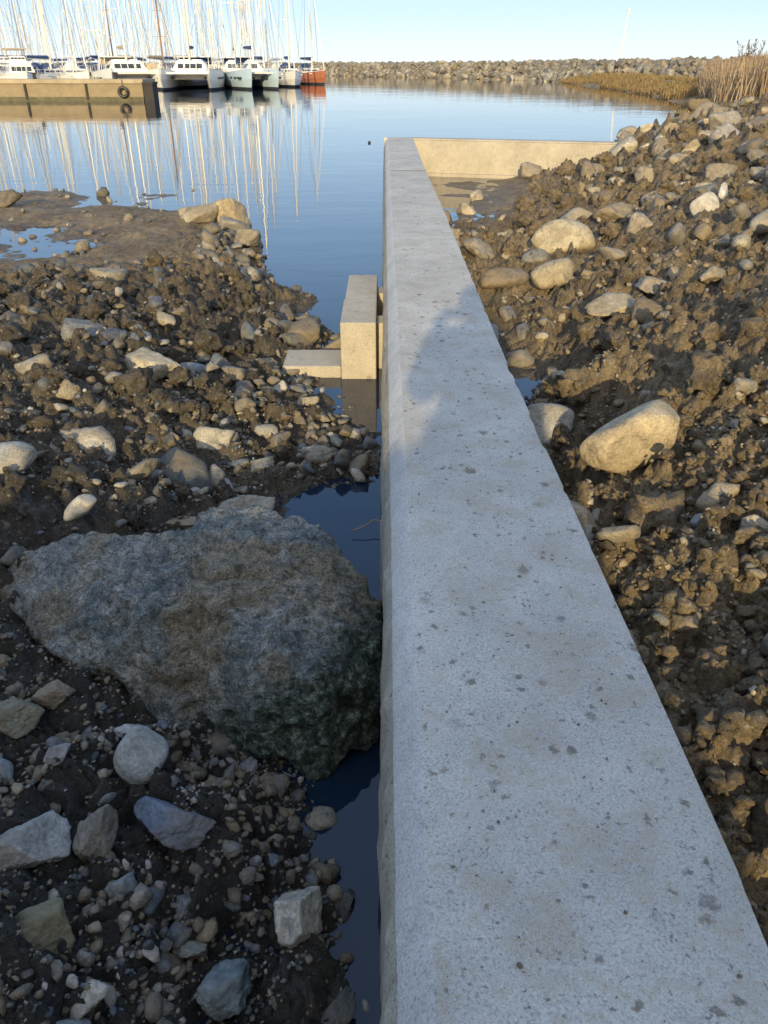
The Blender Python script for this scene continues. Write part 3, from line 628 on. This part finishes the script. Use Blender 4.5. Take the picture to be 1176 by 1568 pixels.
# ---------------------------------------------------------------- pier
PC=concrete_mat("pier_concrete",(.30,.24,.15),.8)
mb=MB()
mb.box((-75,65,-.8),(-17.8,68.4,1.15),0); mb.box((-75,64.9,1.15),(-17.7,68.5,1.42),1)
mb.box((-17.7,64.8,-.8),(-17.0,66.2,1.1),2); mb.box((-17.75,64.75,1.1),(-16.95,66.25,1.25),2)
for k in range(12): mb.box((-22-k*4.5,64.86,.1),(-21.85-k*4.5,64.99,1.15),2)
mb.box((-75,64.93,-.3),(-17.8,64.995,.28),3)
for k in range(9): 
    mb.cyl((-20-k*6,66,1.42),(-20-k*6,66,1.75),.14,.11,2,10); mb.cyl((-20-k*6,66,1.75),(-20-k*6,66,1.85),.2,.2,2,10)
mb.obj("pier",[PC,simple("pier_cap",(.40,.33,.23),.85,0,.25,.7),simple("dark_timber",(.035,.03,.028),.8),simple("tide_stain",(.11,.10,.06),.8,0,.3,2)])
mb=MB(); ring=[]
for k in range(25):
    a_=2*math.pi*k/24
    ring.append([(-19.2+math.cos(a_)*(.30+.11*math.cos(t_)),64.74+.11*math.sin(t_),.60+math.sin(a_)*(.30+.11*math.cos(t_))) for t_ in [2*math.pi*j/10 for j in range(10)]])
mb.loft(ring,0); mb.cyl((-19.2,64.7,.95),(-19.2,64.86,1.43),.02,.02,0,6); mb.obj("tyre_fender",[bpy.data.materials["black_rubber"]],True)

# ---------------------------------------------------------------- boats
GEL=simple("white_gelcoat",(.78,.77,.74),.3,0,.04,1); NAVY=simple("navy_hull",(.03,.05,.10),.3,0,.1,1); ANTI=simple("antifouling",(.05,.06,.09),.7)
LBLUE=simple("pale_blue_hull",(.48,.62,.72),.35,0,.04,1); RED=simple("orange_red_hull",(.36,.13,.07),.4,0,.08,1)
GLASS=simple("tinted_window",(.04,.05,.06),.08); ALU=simple("mast_aluminium",(.66,.64,.60),.4,.2,.05); WIRE=simple("stay_wire",(.3,.3,.3),.5); CANV=simple("blue_canvas",(.03,.06,.16),.8); WOOD=simple("varnished_wood",(.30,.15,.06),.4); TAN=simple("beige_canvas",(.45,.36,.24),.8)
MATS=[GEL,NAVY,ANTI,LBLUE,RED,GLASS,ALU,WIRE,CANV,WOOD,TAN]
def hull(mb,L,B,D,cx,m,draft=.45,sheer=.35):
    secs=[]
    for i in range(15):
        t=i/14; b_=B*.5*(.72+.28*math.sin(min(1,t/.45)*math.pi/2))*(1-max(0,(t-.45)/.55)**2.0*.985)
        y=-L/2+L*t; z=D+sheer*t*t
        yk=y-(.09*L*max(0,t-.7)/.3)
        secs.append([(cx-b_,y,z),(cx-b_*.95,y-.0,z*.5),(cx-b_*.72,(y+yk)/2,0.12),(cx-b_*.2,yk,-draft*(1-t*.5)),(cx+b_*.2,yk,-draft*(1-t*.5)),(cx+b_*.72,(y+yk)/2,0.12),(cx+b_*.95,y,z*.5),(cx+b_,y,z)])
    mb.loft(secs,m)
    for i in range(14):
        for s in (0,7):
            mb.cyl(secs[i][s],secs[i+1][s],.035,.035,9 if m==9 else 0,5)
    st=[[( (p[0]-cx)*1.012+cx,p[1],zz) for p,zz in ((q[2],.0),(q[1],.22),(q[6],.22),(q[5],.0))] for q in secs]
    mb.loft(st,2)
    return secs
def rails(mb,secs,hh=.6):
    for s in (0,7):
        pts=[Vector(secs[i][s]) for i in range(0,15,2)]
        for a_,b_ in zip(pts,pts[1:]): mb.cyl(a_+Vector((0,0,hh)),b_+Vector((0,0,hh)),.018,.018,6,4)
        for a_ in pts: mb.cyl(a_,a_+Vector((0,0,hh)),.018,.018,6,4)
def rig(mb,y,z0,h,L,B,cx=0,cover=8,mm=6):
    top=z0+h
    mb.cyl((cx,y,z0),(cx,y,top),.12,.08,mm,8)
    for fz,w in ((.38,.9),(.66,.65)):
        mb.cyl((cx-w,y-.1,z0+h*fz),(cx,y,z0+h*fz),.03,.03,mm,4); mb.cyl((cx,y,z0+h*fz),(cx+w,y-.1,z0+h*fz),.03,.03,mm,4)
        for s in(-1,1): mb.cyl((cx+s*B*.47,y-.2,z0-.9),(cx+s*w,y-.1,z0+h*fz),.018,.018,7,4)
    for s in(-1,1): mb.cyl((cx+s*.65,y-.1,z0+h*.66),(cx,y,top),.018,.018,7,4); mb.cyl((cx+s*.9,y-.1,z0+h*.38),(cx+s*.65,y-.1,z0+h*.66),.018,.018,7,4)
    mb.cyl((cx,L*.49,z0-.6),(cx,y,top-.3),.06,.04,0,6); mb.cyl((cx,-L*.48,z0-.6),(cx,y,top),.018,.018,7,4)
    mb.cyl((cx,y-.1,z0+1.1),(cx,y-L*.38,z0+1.25),.07,.07,mm,6); mb.cyl((cx,y-.25,z0+1.32),(cx,y-L*.37,z0+1.38),.20,.12,cover,8)
    mb.cyl((cx,y,top),(cx,y,top+.5),.012,.012,7,4); mb.cyl((cx-.2,y,top+.1),(cx+.2,y,top+.1),.015,.015,7,4)
def cabin(mb,x0,x1,y0,y1,z0,z1,win=True,tp=.25,za=.42,zb=.74):
    mb.box((x0,y0,z0),(x1,y1,z1),0,tp)
    if win:
        zm0=z0+(z1-z0)*za; zm1=z0+(z1-z0)*zb; i0=tp*za-.012;i1=tp*zb-.012
        def pan(a_,b_,c_,d_): mb.add([a_,b_,c_,d_],[(0,1,2,3)],5)
        n=4
        for k in range(n):
            ya=y0+tp+(y1-y0-2*tp)*(k+.08)/n; yb=y0+tp+(y1-y0-2*tp)*(k+.92)/n
            pan((x0+i0,ya,zm0),(x0+i1,ya,zm1),(x0+i1,yb,zm1),(x0+i0,yb,zm0)); pan((x1-i0,ya,zm0),(x1-i0,yb,zm0),(x1-i1,yb,zm1),(x1-i1,ya,zm1))
            xa=x0+tp+(x1-x0-2*tp)*(k+.06)/n; xb=x0+tp+(x1-x0-2*tp)*(k+.94)/n
            pan((xa,y1-i0,zm0),(xa,y1-i1,zm1),(xb,y1-i1,zm1),(xb,y1-i0,zm0)); pan((xa,y0+i0,zm0),(xb,y0+i0,zm0),(xb,y0+i1,zm1),(xa,y0+i1,zm1))
def catamaran(x,y,yaw,L=12,W=6.6,hm=0,mh=15,cover=8):
    mb=MB(); mb.T=Matrix.Translation((x,y,0))@Matrix.Rotation(yaw,4,'Z')
    for s in(-1,1):
        sc_=hull(mb,L,1.8,1.6,s*(W/2-.8),hm,.4,.45); rails(mb,sc_)
        for k in range(3): mb.box((s*(W/2-.8)-.91,-1+k*1.6,1.0),(s*(W/2-.8)+.91,-.2+k*1.6,1.2),5)
    mb.box((-W/2+.9,-L*.42,.95),(W/2-.9,L*.12,1.7),0); mb.box((-W/2+.9,L*.36,1.5),(W/2-.9,L*.38,1.66),6)
    mb.box((-W/2+1.5,L*.121,1.5),(W/2-1.5,L*.359,1.53),7)
    cabin(mb,-W/2+1.2,W/2-1.2,-L*.22,L*.12,1.702,2.75,tp=.75,za=.3,zb=.72)
    mb.box((-W/2+2.1,-L*.16,2.75),(W/2-2.1,L*.02,2.88),0,.06)
    mb.box((-W/2+1.4,-L*.44,3.1),(W/2-1.4,-L*.22,3.17),0,.03); mb.box((-W/2+1.5,-L*.445,2.4),(W/2-1.5,-L*.44,3.1),cover)
    for s in(-1,1): mb.cyl((s*(W/2-1.5),-L*.43,1.7),(s*(W/2-1.5),-L*.43,3.1),.04,.04,6,6)
    for s in(-1,1): mb.cyl((s*(W/2-1.6),-L*.23,1.7),(s*(W/2-1.6),-L*.23,3.1),.04,.04,6,6)
    rig(mb,L*.06,2.7,mh,L,W,0,cover); mb.obj("catamaran",MATS)
def sloop(x,y,yaw,L=11,B=3.5,hm=0,mh=14,cover=8,mm=6,two=False):
    mb=MB(); mb.T=Matrix.Translation((x,y,0))@Matrix.Rotation(yaw,4,'Z')
    sc_=hull(mb,L,B,1.25,0,hm,.5,.5); rails(mb,sc_)
    mb.box((-B*.4,-L*.46,1.25),(B*.4,L*.25,1.35),0)
    cabin(mb,-B*.3,B*.3,-L*.12,L*.2,1.352,1.95,tp=.18)
    mb.loft([[(B*.3*math.cos(a_),yy_,1.65+.95*math.sin(a_)) for a_ in [math.pi*k/8 for k in range(9)]] for yy_ in(-L*.2,-L*.12)],cover)
    mb.cyl((0,-L*.38,1.3),(0,-L*.38,2.1),.05,.05,6,6)
    rig(mb,L*.08,1.8,mh,L,B,0,cover,mm)
    if two: mb.cyl((0,-L*.34,1.3),(0,-L*.34,1.3+mh*.7),.09,.06,mm,8)
    mb.obj("sailboat",MATS)
def motorboat(x,y,yaw,L=9,B=3.2):
    mb=MB(); mb.T=Matrix.Translation((x,y,0))@Matrix.Rotation(yaw,4,'Z')
    sc_=hull(mb,L,B,1.3,0,0,.4,.5); rails(mb,sc_)
    cabin(mb,-B*.38,B*.38,-L*.2,L*.2,1.32,2.5,tp=.4); mb.box((-B*.33,-L*.22,2.5),(B*.33,L*.12,2.62),0)
    cabin(mb,-B*.22,B*.22,-L*.12,L*.04,2.622,3.1,tp=.12)
    for s in(-1,1): mb.cyl((s*B*.3,-L*.1,2.6),(s*B*.26,-L*.14,3.7),.03,.03,6,5)
    mb.box((-B*.3,-L*.2,3.7),(B*.3,0,3.77),10); mb.cyl((0,-L*.15,3.7),(0,-L*.15,5.0),.03,.01,6,5)
    mb.obj("motorboat",MATS)
pi=math.pi
catamaran(-21.4,99,pi+.10,12,6.6,0,17); catamaran(-14.9,101,pi+.40,10.5,4.6,3,15,8)
catamaran(-28.6,99,pi+.45,12,6.8,0,17,10)
catamaran(-18.4,111,pi+.2,12,6.0,1,16,8)
sloop(-12.0,112,pi+.25,10.5,3.3,0,14); sloop(-10.5,126,pi+.6,8.5,2.5,4,13.5,8,6)
motorboat(-36.0,88,pi+.5,10,3.5); motorboat(-41,86,2.4,9); motorboat(-46,89,2.9,8); motorboat(-40.5,95,2.6,11,3.8); motorboat(-50,95,2.8,10,3.6)
random.seed(21)
for row,(ry,xa,xb,nn2) in enumerate(((104,-56,-22,10),(119,-62,-15,14),(134,-72,-15,15),(150,-80,-20,13))):
    for i in range(nn2):
        x_=xa+(xb-xa)*(i+random.uniform(.1,.9))/nn2
        sloop(x_,ry+random.uniform(-3,3),random.choice([0,pi])+random.uniform(-.6,.6),random.uniform(9,13),random.uniform(3,3.9),random.choice([0,0,0,1,0,0]),random.uniform(9,18),random.choice([8,8,10,0]),random.choice([6,6,6,6,6,6,6,9]),random.random()<.25)

# ---------------------------------------------------------------- photographer
def skinned(name,verts,edges,rad,mat,sub=2):
    me=bpy.data.meshes.new(name); me.from_pydata(verts,edges,[]); o=bpy.data.objects.new(name,me); col.objects.link(o)
    md=o.modifiers.new("skin",'SKIN'); md.use_smooth_shade=True
    for i,r_ in enumerate(rad):
        me.skin_vertices[0].data[i].radius=(r_,r_) if not isinstance(r_,tuple) else r_
    me.skin_vertices[0].data[0].use_root=True
    o.modifiers.new("sub",'SUBSURF').levels=sub; me.materials.append(mat); return o
px0,py0,pz0=.14,-.46,.80
bv_=[(0,0,.98),(0,0,1.18),(0,.0,1.38),(0,.0,1.50),(0,.02,1.58),
 (.12,0,.92),(.16,.02,.5),(.18,0,.09),(.19,.13,.04),(-.12,0,.92),(-.11,.02,.5),(-.08,0,.09),(-.09,.13,.04),
 (.22,0,1.42),(.33,.10,1.16),(.10,.36,1.40),(-.22,0,1.42),(-.33,.10,1.16),(-.24,.36,1.40)]
be=[(0,1),(1,2),(2,3),(3,4),(0,5),(5,6),(6,7),(7,8),(0,9),(9,10),(10,11),(11,12),(2,13),(13,14),(14,15),(2,16),(16,17),(17,18)]
br=[(.27,.17),(.25,.16),(.25,.15),(.13,.11),.09,.18,.18,.10,.05,.18,.17,.10,.05,.12,.10,.05,.12,.10,.05]
me_root=bpy.data.objects.new("photographer",None); col.objects.link(me_root); me_root.location=(px0,py0,pz0)
body=skinned("body",bv_,be,br,simple("dark_jacket",(.04,.045,.06),.85)); body.parent=me_root
mb=MB(); hs=[]
for t in range(13):
    a_=pi*t/12; rr=max(.01,math.sin(a_)); hs.append([(.08*rr*math.cos(k*pi/8),.03+.098*rr*math.sin(k*pi/8)*(1 if math.sin(k*pi/8)<0 else .95),1.69-.125*math.cos(a_)) for k in range(16)])
mb.loft(hs,0); mb.cyl((0,.12,1.71),(0,.15,1.66),.01,.017,0,6)
for s in(-1,1):
    mb.box((s*.077-.008,.02,1.66),(s*.077+.008,.05,1.72),0); mb.box((s*.032-.012,.118,1.70),(s*.032+.012,.122,1.712),1)
mb.box((-.024,.118,1.628),(.024,.122,1.636),2)
hd=mb.obj("head",[simple("skin",(.5,.33,.25),.6),simple("eye",(.05,.04,.03),.3),simple("lips",(.4,.18,.15),.5)],True); hd.parent=me_root
mb=MB(); hs=[]
for t in range(9):
    a_=-.9+(pi/2+.9)*t/8; rr=max(math.cos(a_),.02); hs.append([(.13*rr*math.cos(k*pi/8),-.02+.13*rr*math.sin(k*pi/8),1.69+.14*math.sin(a_)) for k in range(16)])
mb.loft(hs,0); hr=mb.obj("jacket_hood",[bpy.data.materials["dark_jacket"]],True); hr.parent=me_root
for s,hx in ((1,.08),(-1,-.26)):
    ve=[(hx,.36,1.40),(hx-s*.02,.385,1.44),(hx-s*.035,.39,1.47)];ed=[(0,1),(1,2)];ra=[.028,.03,.026]
    for fi in range(4):
        b0=len(ve); l=[.06,.07,.065,.05][fi]
        ve+=[(hx-s*.04,.385,1.485-fi*.02),(hx-s*(.04+l*.5),.40,1.49-fi*.02),(hx-s*(.04+l),.40,1.49-fi*.02)]
        ed+=[(2,b0),(b0,b0+1),(b0+1,b0+2)]; ra+=[.009,.009,.008]
    b0=len(ve); ve+=[(hx-s*.02,.375,1.42),(hx-s*.05,.38,1.415),(hx-s*.075,.385,1.425)]; ed+=[(1,b0),(b0,b0+1),(b0+1,b0+2)]; ra+=[.011,.010,.009]
    ho=skinned("hand",ve,ed,ra,bpy.data.materials["skin"],1); ho.parent=me_root
mb=MB(); mb.box((-.215,.412,1.45),(-.06,.420,1.525),0); ph=mb.obj("phone",[simple("phone_body",(.02,.02,.02),.3)]); ph.parent=me_root

# ---------------------------------------------------------------- light, sky, camera
EL=math.radians(15.3); AZ=math.radians(5)
td=Vector((math.sin(AZ)*math.cos(EL),math.cos(AZ)*math.cos(EL),-math.sin(EL)))
sl=bpy.data.lights.new("sun",'SUN'); sl.energy=5.0; sl.angle=math.radians(.6); sl.color=(1,.79,.44)
so=bpy.data.objects.new("sun",sl); so.rotation_euler=td.to_track_quat('-Z','Y').to_euler(); so.location=(0,-20,20); col.objects.link(so)
w=bpy.data.worlds.new("World"); scene.world=w; w.use_nodes=True; nt=w.node_tree; q=N(nt)
sk=nt.nodes.new("ShaderNodeTexSky"); sk.sky_type='NISHITA'; sk.sun_disc=False; sk.sun_elevation=EL; sk.sun_rotation=math.radians(185)
sk.air_density=1.0; sk.dust_density=.3; sk.ozone_density=2.5
bg1=nt.nodes["Background"]; nt.links.new(sk.outputs[0],bg1.inputs[0]); bg1.inputs[1].default_value=.15
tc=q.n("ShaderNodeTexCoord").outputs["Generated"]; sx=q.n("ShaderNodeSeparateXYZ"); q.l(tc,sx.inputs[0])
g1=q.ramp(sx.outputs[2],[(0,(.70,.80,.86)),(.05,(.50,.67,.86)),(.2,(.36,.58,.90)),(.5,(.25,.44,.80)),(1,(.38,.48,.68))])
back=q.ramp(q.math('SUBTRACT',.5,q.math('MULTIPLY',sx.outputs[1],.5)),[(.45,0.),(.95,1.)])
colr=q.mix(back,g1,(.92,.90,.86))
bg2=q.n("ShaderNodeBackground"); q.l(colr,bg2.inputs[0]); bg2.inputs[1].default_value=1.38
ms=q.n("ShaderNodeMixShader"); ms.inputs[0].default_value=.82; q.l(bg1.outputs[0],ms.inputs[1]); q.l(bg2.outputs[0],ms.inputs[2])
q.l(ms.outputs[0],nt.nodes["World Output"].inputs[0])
cam=bpy.data.cameras.new("camera"); cam.sensor_fit='VERTICAL'; cam.angle=math.radians(67.0); cam.clip_start=.05; cam.clip_end=8000
co=bpy.data.objects.new("camera",cam); co.location=(0,0,2.3); co.rotation_euler=(math.radians(60),0,0); col.objects.link(co); scene.camera=co
print("TRIS",sum(len(o.data.polygons) for o in bpy.data.objects if o.type=='MESH'))
